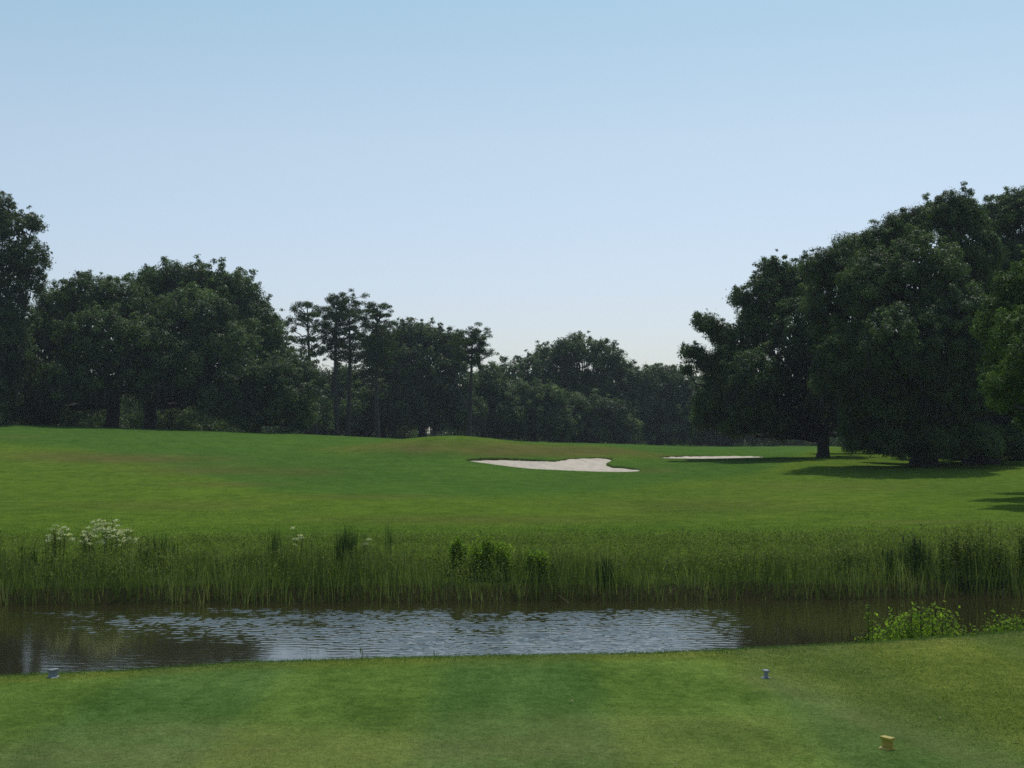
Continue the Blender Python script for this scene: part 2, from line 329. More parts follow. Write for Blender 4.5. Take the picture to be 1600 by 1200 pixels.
# sand
m, t, b, out = newmat('bunker_sand_surface'); v1 = mapped(t, (1, 1, 1))
sc_c = ramp(t, noise(t, 2.2, 6, .65, v1), [(.3, (.43, .37, .30)), (.7, (.60, .53, .45))])
t.links.new(sc_c, b.inputs['Base Color']); b.inputs['Roughness'].default_value = .95; b.inputs['Specular IOR Level'].default_value = .1
bp = t.nodes.new('ShaderNodeBump'); bp.inputs['Strength'].default_value = .6; bp.inputs['Distance'].default_value = .06
t.links.new(noise(t, 5, 5, .7, v1), bp.inputs['Height']); t.links.new(bp.outputs[0], b.inputs['Normal']); M_sand = m
for p in (B1p, B2p):
    gx = np.arange(p[:, 0].min()-.4, p[:, 0].max()+.4, .15); gy = np.arange(p[:, 1].min()-.4, p[:, 1].max()+.4, .15)
    A, Bq = np.meshgrid(gx, gy); a_, b_ = A.ravel(), Bq.ravel(); s_ = sdf(p, a_, b_)
    z_ = base_h(a_, b_)-(.09 if p is B1p else .03)-(.12 if p is B1p else .04)*sst(0, 1.6, s_)+.012*np.sin(a_*5+b_*3)+.015*np.sin(b_*4.3-a_*2)
    keep = s_ > -.16; fq = grid_faces(len(gx), len(gy)); fq = fq[keep[fq].all(1)]
    o = mesh('bunker_sand', np.stack([a_, b_, z_], 1), [fq], M_sand, smooth=True); struct(o)
# water
m, t, b, out = newmat('pond_water')
b.inputs['Base Color'].default_value = (.024, .022, .009, 1); b.inputs['Roughness'].default_value = .05; b.inputs['IOR'].default_value = 1.33
tc = t.nodes.new('ShaderNodeTexCoord'); sp = t.nodes.new('ShaderNodeSeparateXYZ'); t.links.new(tc.outputs['Object'], sp.inputs[0])
mp = t.nodes.new('ShaderNodeMapping'); mp.inputs['Scale'].default_value = (.75, 1.5, 1); t.links.new(tc.outputs['Object'], mp.inputs[0])
def rng_(s, a, b_, c0=0., c1=1.):
    r = t.nodes.new('ShaderNodeMapRange'); r.interpolation_type = 'SMOOTHSTEP'; t.links.new(s, r.inputs[0])
    for i, q in enumerate((a, b_, c0, c1)): r.inputs[1+i].default_value = q
    return r.outputs[0]
nw = math_(t, 'MULTIPLY', math_(t, 'SUBTRACT', noise(t, .35, 3, .6, mp.outputs[0]), .5), 6)
xn = math_(t, 'ADD', sp.outputs[0], nw)
yn = math_(t, 'ADD', sp.outputs[1], math_(t, 'MULTIPLY', nw, .15))
bp = t.nodes.new('ShaderNodeBump'); bp.inputs['Distance'].default_value = .01; bp.inputs['Strength'].default_value = .12
t.links.new(noise(t, 5, 4, .6, mp.outputs[0]), bp.inputs['Height']); t.links.new(bp.outputs[0], b.inputs['Normal'])
xs = lines([(-60, -14, 2), (-14, 12, .03), (12, 60, 2)]); ys = lines([(9.5, 18.5, 1), (18.5, 29, .032), (29, 36, 1)])
A, Bq = np.meshgrid(xs, ys); a_, b_ = A.ravel(), Bq.ravel(); zz = np.zeros_like(a_); wob = np.zeros_like(a_); slp = 0
for k in range(46):
    lam = .075*(4.2**rng.uniform()); an = rng.normal(math.pi/2, .95); kk = 2*math.pi/lam
    zz += (.0155*lam/.3)*np.sin(kk*(a_*math.cos(an)+b_*math.sin(an))+rng.uniform(0, 6.3)+.8*np.sin(a_*rng.uniform(.5, 1.5)+b_*rng.uniform(.5, 1.5)))/46**.5*.55
for k in range(14):
    lam = rng.uniform(.7, 5); an = rng.uniform(0, 6.3); wob += (lam/5)**.6*np.sin(2*math.pi/lam*(a_*math.cos(an)+2.2*b_*math.sin(an))+rng.uniform(0, 6.3))
wob /= 3.2
gu = 800+F*a_/np.maximum(b_, 5); gv = 600+F*np.tan(np.arctan(3.2/np.maximum(b_, 5))+TH)
top_ = sst(949, 954, gv+.8*wob); lo = np.interp(gu, [0, 150, 400, 560, 700, 840, 1000, 1150, 1250], [972, 982, 996, 1008, 1035, 1060, 1060, 1000, 975])
gust = top_*(1-sst(-26, 22, gv+9*wob-lo))*sst(-160, 430, gu+90*wob)**1.15*(1-sst(960, 1260, gu+60*wob))**1.3
gust = gust*np.clip(.80+.45*wob, .2, 1.15)
zz = zz*(gust+.035)
fq = grid_faces(len(xs), len(ys))
o = mesh('pond_water', np.stack([a_, b_, zz], 1), [fq], m, smooth=True); struct(o)

# ---------------------------------------------------------------- trees
LEAFN = [0]
def ell_pts(n):
    k = np.arange(n)+.5; ph = np.arccos(1-2*k/n)+rng.normal(0, .08, n); th = math.pi*(1+5**.5)*k+rng.normal(0, .12, n)
    return np.stack([np.sin(ph)*np.cos(th), np.sin(ph)*np.sin(th), np.cos(ph)], 1)
def puff_leaves(cen, rad, nrm0, d, lpx=3.4, dens=.33, flat=.8, asp=.5):
    """leaves for many puffs"""
    s0 = px(lpx, d); cs = []; ns = []; ss = []; ts = []
    for c, r, n0 in zip(cen, rad, nrm0):
        N = max(9, int(4*math.pi*r*r*dens/(.275*s0*s0)))
        di = rng.normal(size=(N, 3)); di /= np.linalg.norm(di, axis=1)[:, None]
        rr = r*(rng.uniform(0, 1, N)**.45)*(1+.25*rng.normal(size=N)*(rng.uniform(size=N) < .25))
        p = c+di*rr[:, None]*np.array([1, 1, flat]); cs.append(p); ns.append(di*.9+n0*.5+np.array([0, 0, .25]))
        ss.append(s0*rng.uniform(.65, 1.35, N)); tt = rng.normal(.5, .24)
        ts.append(np.clip(tt+rng.normal(0, .24, N), 0, 1))
    V, Fq = leaves(np.concatenate(cs), np.concatenate(ss), np.concatenate(ns), asp)
    LEAFN[0] += len(Fq)
    return V, Fq, np.repeat(np.concatenate(ts), 4)
def trunk_mesh(base, tops, r0, forkh, parent, mat, twigs=()):
    """base point (local 0), limbs to tops (local)"""
    mb = MB(); fork = np.array([rng.normal(0, .2), rng.normal(0, .2), forkh])
    path = curve(np.zeros(3)-[0, 0, .3], fork, rng.normal(0, .15, 3), 7)
    rr = r0*np.array([1.55, 1.15, 1.0, .95, .92, .95, 1.0]); V, Fq = tube(path, rr, 10, .07); mb.add(V, Fq)
    for tp in tops:
        tp = np.asarray(tp); L = np.linalg.norm(tp-fork); hd = tp-fork
        st = fork+np.array([0, 0, rng.uniform(-.25, .1)*min(forkh, 2)])
        bend = np.array([hd[0]*.12, hd[1]*.12, -.10*L if hd[2] > 0 else .05*L])+rng.normal(0, .05*L, 3)
        p = curve(st, tp, bend, 12); p[2:-1] += rng.normal(0, .018*L, (9, 3))
        rr = np.linspace(r0*.55, .05, 12)*np.linspace(1, .8, 12)
        V, Fq = tube(p, rr, 7, .05); mb.add(V, Fq)
    for a, b_, r in twigs:
        a = np.asarray(a); b_ = np.asarray(b_); L = np.linalg.norm(b_-a); p = curve(a, b_, rng.normal(0, .08*L, 3), 5)
        V, Fq = tube(p, np.linspace(r, .015, 5), 4); mb.add(V, Fq)
    return mb.build('trunk', mat, parent, True)
def moss_mesh(pts, d, parent, n_each=18, L=1.2):
    mb_c = []; N = len(pts)*n_each; P0 = np.repeat(np.array(pts), n_each, 0)+rng.normal(0, .45, (N, 3))*[1, 1, .35]
    ln = L*rng.uniform(.35, 1.2, N); wd = px(1.6, d)*rng.uniform(.6, 1.4, N); th = rng.uniform(0, 6.28, N)
    a = np.stack([np.cos(th), np.sin(th), 0*th], 1)*wd[:, None]/2; dr = rng.normal(0, .08, (N, 3)); dr[:, 2] = 0
    dn = np.stack([0*ln, 0*ln, -ln], 1)
    V = np.stack([P0-a, P0+a, P0+dn*.55+a*.8+dr, P0+dn*.55-a*.8+dr, P0+dn+a*.15+dr*1.5, P0+dn-a*.15+dr*1.5], 1).reshape(-1, 3)
    i = np.arange(N)[:, None]*6; Fq = np.concatenate([i+[[0, 1, 2, 3]], i+[[3, 2, 4, 5]]])
    mo = mesh('hanging_moss', V, [Fq], M_moss, parent, {'tint': np.repeat(np.clip(rng.normal(.45, .2, N), 0, 1), 6)}); mo['kind'] = 'stuff'; return mo
def tree(name, label, cat, u, d, lobes, group, r0=.5, fork=2.5, mat=M_oak, bark=M_bark, puff=13, lpx=3.4, dens=.40, moss=0, back=.6, sprig=True, core=900, tdy=0., depthk=1.0, bu=None):
    base = P(u, 700, d+tdy); base[2] = H(base[0], base[1])-.05
    th = thing(name, label, cat, base, group)
    L = []
    for lo in lobes:
        lu, lv, ru, rv = lo[:4]; dd = lo[4] if len(lo) > 4 else rng.uniform(-1, 1)*px(ru, d)*.5
        c = P(lu, lv, d+dd); rx = px(ru, d+dd); rz = px(rv, d+dd); ry = (rx+rz)/2*depthk
        L.append((c, np.array([rx, ry, rz])))
    cen = []; rad = []; nr = []; anchors = []; mosspts = []
    for k, (c, r) in enumerate(L):
        rp = px(puff, d); n = int(4*math.pi*((r[0]*r[1]*r[2])**(2/3))/(math.pi*rp*rp)*.95)+5
        q = ell_pts(n)
        for w_ in q:
            if w_[2] < -.9: continue
            if w_[1] > .45 and rng.uniform() > back: continue
            p = c+w_*r*(1+rng.normal(0, .075)-.5*rp/max(r))
            if any(j != k and (((p-c2)/r2)**2).sum() < .45 for j, (c2, r2) in enumerate(L)): continue
            cen.append(p); rad.append(rp*rng.uniform(.55, 1.55)); nr.append(w_)
            if rng.uniform() < .12: anchors.append((c, p))
            if w_[2] < .1 and r[0] > px(28, d) and p[2] < base[2]+px(190, d) and rng.uniform() < .5: mosspts.append(p-[0, 0, rp*.5]) if p[2] > base[2]+2.8 else None
            if sprig and w_[2] > .15 and rng.uniform() < .7:
                for _ in range(3):
                    q2 = p+(w_+rng.normal(0, .4, 3)+[0, 0, .35])*rp*rng.uniform(.5, .85)
                    cen.append(q2); rad.append(rp*rng.uniform(.3, .55)); nr.append(w_)
    cen = np.array(cen)-base
    V, Fq, ti = puff_leaves(cen, rad, nr, d, lpx, dens)
    mb = MB(); mb.add(V, Fq, ti)
    # inner leaves that close the crown's depth
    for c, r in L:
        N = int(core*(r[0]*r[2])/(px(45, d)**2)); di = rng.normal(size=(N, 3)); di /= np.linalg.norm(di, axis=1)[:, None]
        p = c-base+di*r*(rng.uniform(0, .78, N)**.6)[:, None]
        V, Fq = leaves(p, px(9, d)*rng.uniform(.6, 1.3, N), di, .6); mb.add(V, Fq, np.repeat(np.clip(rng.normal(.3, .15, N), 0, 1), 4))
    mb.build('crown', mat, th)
    tw = [(a-base, b_-base, px(1.6, d)) for a, b_ in anchors]
    trunk_mesh(base, [c-base-[0, 0, r[2]*.25] for c, r in L], r0, fork, th, bark, tw)
    if moss and mosspts:
        idx = rng.choice(len(mosspts), min(len(mosspts), moss)); moss_mesh([mosspts[i]-base for i in idx], d, th, 14, px(30, d))
    return th
OAK = 'live oaks around the fairway'; PIN = 'pines on the wood edge'; MID = 'trees at the far end of the hole'
tree('broadleaf_tree', 'tall open-leaved tree cut off by the left edge, rising above the oaks', 'tree', -30, 114,
     [(2, 332, 24, 26), (30, 358, 30, 28), (52, 352, 18, 13), (46, 402, 30, 26), (15, 420, 34, 34), (50, 440, 24, 22), (10, 480, 38, 34), (-50, 400, 60, 80), (-40, 520, 75, 70), (12, 545, 40, 42), (-20, 600, 60, 50)], OAK,
     .45, 3.5, M_oak2, puff=9, dens=.30, core=300, moss=30)
tree('live_oak', 'wide dark live oak beside the tall tree cut off at left', 'tree', 172, 122,
     [(140, 462, 48, 32), (98, 482, 40, 34), (185, 478, 38, 32), (72, 530, 48, 42), (150, 535, 60, 48, -5), (40, 590, 50, 40, -3), (110, 600, 55, 34, -6), (225, 540, 50, 44, -3), (0, 610, 50, 40), (190, 590, 50, 30, -4), (15, 545, 40, 40, 4), (60, 640, 40, 26, -3)], OAK,
     .6, 2.4, moss=80)
tree('live_oak', 'tallest dome-shaped live oak of the left group, its top against the sky', 'tree', 232, 128,
     [(275, 440, 45, 30), (325, 448, 45, 30), (372, 470, 40, 42), (235, 450, 36, 26), (300, 500, 60, 45, -6), (395, 515, 42, 50), (225, 500, 40, 36, -4), (340, 545, 60, 50, -6), (270, 565, 60, 42, -8), (420, 560, 36, 50), (350, 600, 46, 34, -6), (280, 602, 40, 28, 2)], OAK,
     .65, 2.4, moss=80)
tree('live_oak', 'lower pale green oak with foliage down to the grass, left of the pines', 'tree', 400, 119,
     [(385, 605, 44, 42), (430, 600, 38, 40), (400, 645, 48, 26), (455, 625, 34, 34), (350, 630, 34, 26), (478, 600, 20, 44, 4), (470, 650, 26, 24)], OAK,
     .4, 1.0, M_oak2, dens=.36, moss=40)
def pine(label, u, vtop, vbot, ru, d, n=26, fork=0, lean=0):
    base = P(u, 690, d); base[2] = H(base[0], base[1])-.1; th = thing('pine_tree', label, 'tree', base, PIN)
    cx, cz = u+lean, (vtop+vbot)/2; top = P(cx, vtop+8, d)-base
    mb = MB(); path = curve(np.zeros(3), top, np.array([rng.normal(0, .4), rng.normal(0, .4), 0]), 12)
    r0 = .32; V, Fq = tube(path, np.linspace(r0, .05, 12), 8, .05); mb.add(V, Fq)
    cen = []; rad = []; nr = []
    H0 = P(cx, vbot, d)[2]-base[2]; H1 = top[2]
    for i in range(n):
        f = (i+.5)/n; hz = H0+(H1-H0)*f; az = i*2.4+rng.normal(0, .4); prof = math.sin(math.pi*(.14+.76*f))**.8
        rr = px(ru, d)*prof*rng.uniform(.45, 1.0); zz = hz+rng.uniform(0, .6)
        tip = np.array([top[0]*min(1, hz/H1)+math.cos(az)*rr, math.sin(az)*rr, min(zz, H1)])
        k = np.argmin(abs(path[:, 2]-max(tip[2]-rr*.55, H0*.92))); a = path[k]
        p = curve(a, tip, np.array([0, 0, -.12*rr]), 7); p[1:-1] += rng.normal(0, .07, (5, 3))
        V, Fq = tube(p, np.linspace(.09, .02, 7), 5); mb.add(V, Fq)
        for _ in range(5):
            q = tip+rng.normal(0, .6, 3)*[1, 1, .55]; cen.append(q); rad.append(rng.uniform(.3, .6)); nr.append(np.array([0, 0, .8]))
            if rng.uniform() < .6: V, Fq = tube(curve(p[4], q, np.zeros(3), 3), [.035, .025, .012], 4); mb.add(V, Fq)
    if fork:
        p = curve(path[3], P(u-22, vbot+5, d)-base, np.array([-.5, 0, -.6]), 8); V, Fq = tube(p, np.linspace(.2, .05, 8), 6); mb.add(V, Fq)
    mb.build('trunk', M_pbark, th, True)
    V, Fq, ti = puff_leaves(np.array(cen), rad, nr, d, 3.0, .42, .6, .3); mb = MB(); mb.add(V, Fq, ti); mb.build('crown', M_pine, th)
pine('leftmost pine of the clump, leaning left with an open flat crown', 494, 466, 560, 34, 150, 24, lean=-14)
pine('tallest pine of the clump, round topped with bare trunk below', 527, 455, 560, 30, 153, 30)
pine('pine close behind the tallest one with high bare trunk', 543, 460, 570, 30, 156, 28, lean=2)
pine('rightmost pine of the clump beside the feathery tree, dense rounded crown', 590, 474, 575, 34, 152, 34)
pine('lone forked pine standing apart, right of the feathery tree', 732, 512, 568, 32, 150, 26, fork=1, lean=6)
tree('broadleaf_tree', 'dark bushy tree filling the space behind the clump of pines', 'tree', 505, 168, [(505, 612, 36, 34), (550, 605, 34, 36), (570, 630, 40, 40), (490, 640, 44, 36), (540, 645, 50, 36), (465, 600, 26, 40)], MID, .5, 2, puff=12, moss=30)
tree('broadleaf_tree', 'dark tree behind and below the rightmost pine of the clump', 'tree', 600, 172, [(600, 565, 32, 50), (615, 600, 40, 44), (590, 645, 44, 36)], MID, .45, 2, M_pine, puff=10, lpx=3)
tree('broadleaf_tree', 'feathery-topped tree between the pine clump and the lone forked pine', 'tree', 660, 164, [(640, 535, 26, 30), (672, 532, 26, 26), (700, 548, 26, 30), (655, 575, 46, 38), (700, 595, 40, 40), (650, 630, 50, 40), (710, 640, 44, 36)], MID, .45, 3, M_oak2, puff=10, moss=50)
tree('broadleaf_tree', 'low rounded tree just right of the lone forked pine', 'tree', 755, 172, [(760, 600, 34, 28), (750, 640, 44, 36), (790, 640, 34, 32)], MID, .4, 2, puff=11)
tree('live_oak', 'broad dome-shaped oak at the centre of the far wood, highest there', 'tree', 905, 190,
     [(905, 548, 42, 21), (868, 562, 32, 22), (945, 560, 30, 22), (972, 585, 20, 22), (840, 580, 30, 24), (800, 588, 34, 22), (860, 605, 34, 26), (950, 610, 36, 30), (905, 628, 44, 26), (795, 615, 36, 28), (893, 592, 24, 22), (928, 600, 22, 20)], MID,
     .6, 4, puff=10, lpx=3.0, core=350, moss=20)
tree('live_oak', 'bright round-topped tree in front of the central dome, to its left', 'tree', 835, 172, [(800, 622, 36, 24), (850, 626, 34, 26), (830, 655, 46, 30), (790, 660, 36, 30), (870, 665, 30, 26)], MID, .4, 2, puff=10, lpx=3)
tree('live_oak', 'greyish low tree in front of the central dome, to its right', 'tree', 925, 174, [(910, 640, 34, 24), (950, 650, 32, 26), (975, 672, 26, 22), (920, 672, 40, 24), (885, 678, 26, 18)], MID, .4, 1.6, M_oak2, puff=9, lpx=3)
tree('live_oak', 'ragged moss-hung tree between the central dome and the right-hand oaks', 'tree', 1030, 188, [(1005, 596, 26, 20), (1035, 590, 24, 18), (1062, 594, 22, 18), (1015, 630, 36, 34), (1060, 625, 34, 34), (1040, 665, 50, 32), (1085, 650, 34, 40), (985, 640, 26, 40)], MID, .5, 3, M_oak2, puff=9, lpx=3, core=250, moss=70)
tree('live_oak', 'far hazy tree seen under the spreading limbs of the near right oak', 'tree', 1130, 205, [(1110, 640, 40, 34), (1150, 650, 40, 34), (1120, 675, 46, 22), (1180, 668, 40, 26)], MID, .5, 2, M_oak2, puff=9, lpx=3, moss=60)
tree('live_oak', 'spreading live oak whose short trunk and low limbs stand clear on the right', 'tree', 1285, 96,
     [(1100, 506, 20, 13), (1125, 522, 20, 16), (1082, 552, 18, 10), (1104, 566, 20, 14), (1074, 578, 12, 8), (1160, 468, 18, 16), (1180, 482, 18, 16), (1206, 424, 20, 20), (1196, 448, 24, 20), (1150, 545, 36, 34), (1190, 510, 40, 36), (1215, 470, 34, 28), (1130, 590, 36, 26), (1180, 590, 50, 40, -3), (1245, 450, 36, 36), (1250, 520, 50, 50, -2), (1120, 630, 36, 22), (1180, 640, 40, 22, -3), (1250, 600, 50, 44, 0), (1310, 560, 50, 60), (1250, 655, 40, 16), (1330, 640, 40, 24), (1200, 660, 36, 16, -2), (1115, 648, 32, 26, 1), (1155, 664, 38, 18, 0), (1235, 672, 36, 14, 1), (1320, 668, 30, 14, 3)], OAK,
     .42, 1.6, puff=11, dens=.44, moss=90, core=700)
tree('live_oak', 'largest and darkest live oak on the right, rising to feathery top sprigs', 'tree', 1445, 82,
     [(1290, 420, 36, 32), (1330, 400, 36, 30), (1372, 385, 38, 30), (1420, 358, 36, 30), (1465, 340, 32, 28), (1500, 332, 34, 28), (1310, 480, 54, 50), (1370, 450, 54, 54, -3), (1440, 430, 60, 60, -4), (1510, 400, 50, 50), (1340, 560, 56, 50, -3), (1410, 540, 64, 60, -6), (1490, 510, 64, 70, -5), (1300, 600, 34, 30), (1400, 625, 56, 34, -3), (1490, 610, 60, 44, -3), (1340, 630, 34, 30, -2), (1550, 560, 40, 60), (1455, 660, 50, 22, 1), (1360, 664, 34, 20, 0), (1400, 672, 30, 16, 3), (1350, 682, 34, 24, -1), (1400, 690, 36, 26, -3), (1460, 693, 44, 26, -3), (1520, 690, 40, 28, -2), (1430, 690, 40, 20, 2), (1490, 680, 50, 28, 2), (1375, 690, 26, 14, 4)], OAK,
     .8, 2.2, puff=13, lpx=2.9, dens=.46, moss=110, back=.8)
tree('live_oak', 'dark oak at the right edge of the picture, behind the bright green near tree', 'tree', 1600, 90,
     [(1555, 345, 34, 30), (1595, 326, 34, 30), (1640, 340, 50, 50), (1570, 410, 54, 54), (1640, 430, 60, 70), (1580, 500, 60, 60), (1660, 540, 70, 70), (1580, 600, 60, 50), (1650, 630, 60, 50), (1540, 655, 44, 36), (1600, 670, 44, 26), (1530, 690, 34, 20), (1620, 692, 50, 18), (1570, 694, 30, 14)], OAK,
     .55, 2.2, puff=13, dens=.46, moss=50, back=.8)
tree('live_oak', 'thick-trunked dark oak between the largest oak and the right edge, foliage down to the grass', 'tree', 1532, 86, [(1510, 470, 54, 54), (1550, 520, 54, 54), (1520, 590, 60, 50), (1560, 640, 44, 34), (1500, 650, 44, 34), (1535, 690, 30, 22, -3), (1480, 694, 26, 20, -2), (1580, 694, 30, 20, -2)], OAK, 1.0, 2.6, puff=13, moss=50)
tree('live_oak', 'shaded oak deep in the right grove, seen between the larger trunks', 'tree', 1385, 108, [(1350, 610, 60, 44), (1420, 600, 60, 50), (1480, 620, 60, 44), (1390, 660, 60, 24), (1340, 560, 60, 50)], OAK, .8, 2, puff=14, moss=50)
tree('live_oak', 'shaded oak deep in the grove near the right edge', 'tree', 1535, 106, [(1520, 620, 60, 50), (1580, 610, 60, 50), (1640, 630, 60, 44), (1560, 560, 60, 50), (1500, 660, 50, 24)], OAK, .8, 2, puff=14, moss=50)
tree('broadleaf_tree', 'bright leafy near tree reaching in from the right edge in front of the oaks', 'tree', 1720, 54,
     [(1578, 455, 24, 28), (1560, 490, 30, 22), (1600, 480, 36, 40), (1548, 520, 24, 16), (1575, 545, 36, 30), (1560, 590, 30, 22), (1590, 620, 36, 30), (1625, 655, 40, 14), (1650, 440, 60, 60), (1660, 540, 70, 70), (1680, 620, 60, 50), (1740, 500, 80, 90), (1560, 630, 20, 14), (1600, 530, 50, 50, -4), (1580, 600, 40, 36, -6), (1640, 560, 60, 50, -7), (1650, 470, 60, 50, 6), (1610, 520, 50, 40, 5), (1670, 600, 60, 50, -9)], OAK,
     .35, 3.0, M_near, puff=11, lpx=3.6, dens=.33, core=350)

def puff_field(name, label, cat, items, mat, lpx, dens):
    mb = MB()
    for c, r, d in items:
        q = ell_pts(7); cen = c+q*r*.7; V, Fq, ti = puff_leaves(cen, np.full(7, r*.55), q, d, lpx, dens); mb.add(V, Fq, ti)
    return stuff(mb.build(name, mat), label, cat)
it = []
for i in range(420):
    u = rng.uniform(-350, 1700); d = np.interp(u, [-350, 400, 700, 1290, 1400, 1700], [136, 150, 180, 225, 150, 140])+rng.uniform(-8, 12)
    p = P(u, 690, d); hgt = px(rng.uniform(4, 52)*(0.6 if 1080 < u < 1400 else 1), d); z = H(p[0], d)+hgt
    it.append((np.array([p[0], d, z]), px(rng.uniform(12, 20), d), d))
for i in range(130):
    u = rng.uniform(-100, 360); d = rng.uniform(133, 146); p = P(u, 690, d); z = H(p[0], d)+px(rng.uniform(2, 62), d)
    it.append((np.array([p[0], d, z]), px(rng.uniform(14, 20), d), d))
for i in range(120):
    u = rng.uniform(1400, 1800); d = rng.uniform(88, 98); p = P(u, 690, d); z = H(p[0], d)+px(rng.uniform(-8, 60), d)
    it.append((np.array([p[0], d, z]), px(rng.uniform(14, 24), d), d))
for i in range(110):
    u = rng.uniform(1325, 1800); d = rng.uniform(112, 128); p = P(u, 690, d); z = H(p[0], d)+px(rng.uniform(2, 70), d)
    it.append((np.array([p[0], d, z]), px(rng.uniform(14, 22), d), d))
puff_field('undergrowth', 'dark bushes and saplings crowding the foot of the wood behind the fairway', 'undergrowth', it, M_oak2, 3.6, .26)
it = []
for i in range(900):
    u = rng.uniform(-900, 2500); d = rng.uniform(235, 290); top = 612+14*math.sin(u*.011)+9*math.sin(u*.043)
    v = rng.uniform(top, 705); p = P(u, v, d); it.append((p, px(22, d), d))
for i in range(420):
    u = -700+i*7.6+rng.uniform(-5, 5); d = rng.uniform(222, 232); p = P(u, rng.uniform(676, 702), d); it.append((p, px(15, d), d))
puff_field('distant_wood', 'far hazy wood closing off the view behind all the nearer trees', 'wood', it, M_oak2, 7, .34)

# ---------------------------------------------------------------- bank vegetation
def blades(x0, y0, z0, h, wd, lean, tint, seg=3, droop=.3):
    """curved grass blades, seg quads each"""
    N = len(x0); th = rng.uniform(0, 2*math.pi, N); la = rng.uniform(0, 2*math.pi, N)
    B = np.stack([x0, y0, z0], 1); side = np.stack([np.cos(th), np.sin(th), 0*th], 1)*wd[:, None]/2
    ln = np.stack([np.cos(la), np.sin(la), 0*la], 1)*(lean*h)[:, None]; V = []
    for k in range(seg+1):
        f = k/seg; c = B+ln*(f**2)+np.stack([0*h, 0*h, h*(f-droop*lean*f*f)], 1); wk = (1-f**1.5)*.95+.05
        V += [c-side*wk, c+side*wk]
    V = np.stack(V, 1).reshape(-1, 3); i = np.arange(N)[:, None]*(2*seg+2)
    Fq = np.concatenate([i+np.array([[2*k, 2*k+1, 2*k+3, 2*k+2]]) for k in range(seg)])
    return V, Fq, np.repeat(tint, 2*seg+2)
def scatter(n, x0, x1, t0, t1, pw=1.):
    x = rng.uniform(x0, x1, n); tt = t0+(t1-t0)*rng.uniform(0, 1, n)**pw; y = shore_y(x)+tt; return x, y, tt
mb = MB()
# tall reeds on the water's edge
x_, y_, t_ = scatter(40000, -20, 20, -.25, 3.4, .8); hh = (.44+.34*(.5+.5*np.sin(x_*.8+2*np.sin(x_*.31)))+.13*np.sin(x_*3.1+y_*2)+.09*np.sin(x_*7.3))*(rng.uniform(.35, 1.15, len(x_))+.5*(rng.uniform(size=len(x_)) < .04))
hh *= np.interp(x_, [-20, -9, -3, 2, 6, 20], [1.12, 1.1, .95, .78, .8, .95])*np.interp(t_, [0, 2, 3.4], [1.15, .95, .6])
V, Fq, ti = blades(x_, y_, base_h(x_, y_)-.03, hh, rng.uniform(.008, .018, len(x_)), rng.uniform(.02, .35, len(x_)), np.clip(rng.normal(.42, .28, len(x_))+.14*np.sin(x_*1.3+y_), 0, 1))
mb.add(V, Fq, ti); stuff(mb.build('bank_reeds', M_reed), 'dense dark green reeds along the far water edge', 'reeds')
# dry stems among them
mb = MB(); x_, y_, t_ = scatter(2600, -20, 20, -.2, 3.2); hh = rng.uniform(.25, .8, len(x_))
V, Fq, ti = blades(x_, y_, base_h(x_, y_)-.03, hh, rng.uniform(.006, .013, len(x_)), rng.uniform(.05, .9, len(x_)), rng.uniform(0, 1, len(x_)))
mb.add(V, Fq, ti); stuff(mb.build('dry_stalks', M_dry), 'tan dead stalks mixed through the reeds on the far bank', 'dry stalks')
# leafy weeds behind the reeds
mb = MB(); x_, y_, t_ = scatter(5200, -20, 20, .7, 6.6, .9); hh = rng.uniform(.18, .62, len(x_))*np.interp(x_, [-20, -2, 4, 20], [.8, .9, 1.1, 1.35])*np.interp(t_, [0, 3, 6.6], [1.4, 1.0, .35])
cs = []; ss = []; tt = []
for a, b_, h_ in zip(x_, y_, hh):
    n = int(10+26*h_); f = rng.uniform(.2, 1, n); z = H0 = 0
    c = np.stack([a+rng.normal(0, .05+.05*h_, n), b_+rng.normal(0, .07, n), f*h_], 1); cs.append(c); ss.append(rng.uniform(.03, .07, n)); tt.append(np.clip(rng.normal(.45, .1)+rng.normal(0, .2, n), 0, 1))
cs = np.concatenate(cs); cs[:, 2] += base_h(cs[:, 0], cs[:, 1]); V, Fq = leaves(cs, np.concatenate(ss), np.tile([0, 0, .5], (len(cs), 1)), .45)
mb.add(V, Fq, np.repeat(np.concatenate(tt), 4))
x2, y2, t2 = scatter(26000, -20, 20, 1.5, 7.5, .8); hh = rng.uniform(.12, .5, len(x2))*np.interp(t2, [0, 4, 7.5], [1.2, .9, .25])
V, Fq, ti = blades(x2, y2, base_h(x2, y2)-.02, hh, rng.uniform(.006, .014, len(x2)), rng.uniform(.1, .7, len(x2)), np.clip(rng.normal(.6, .22, len(x2)), 0, 1), 2)
mb.add(V, Fq, ti); stuff(mb.build('bank_weeds', M_weed), 'light green leafy weeds and tall grass on the slope above the reeds', 'weeds')
# rough turf blades across the lower fairway slope
n = 90000; y_ = rng.uniform(0, 1, n)**1.9*24+34; x_ = rng.uniform(-.42, .42, n)*y_
V, Fq, ti = blades(x_, y_, base_h(x_, y_)-.01, rng.uniform(.02, .07, n)*np.interp(y_, [34, 58], [1, .3]), rng.uniform(.008, .02, n), rng.uniform(.2, 1, n), np.clip(rng.normal(.3, .16, n), 0, 1), 1)
mb = MB(); mb.add(V, Fq, ti); stuff(mb.build('rough_grass', M_turf), 'unmown grass tufts on the slope beyond the pond', 'grass')
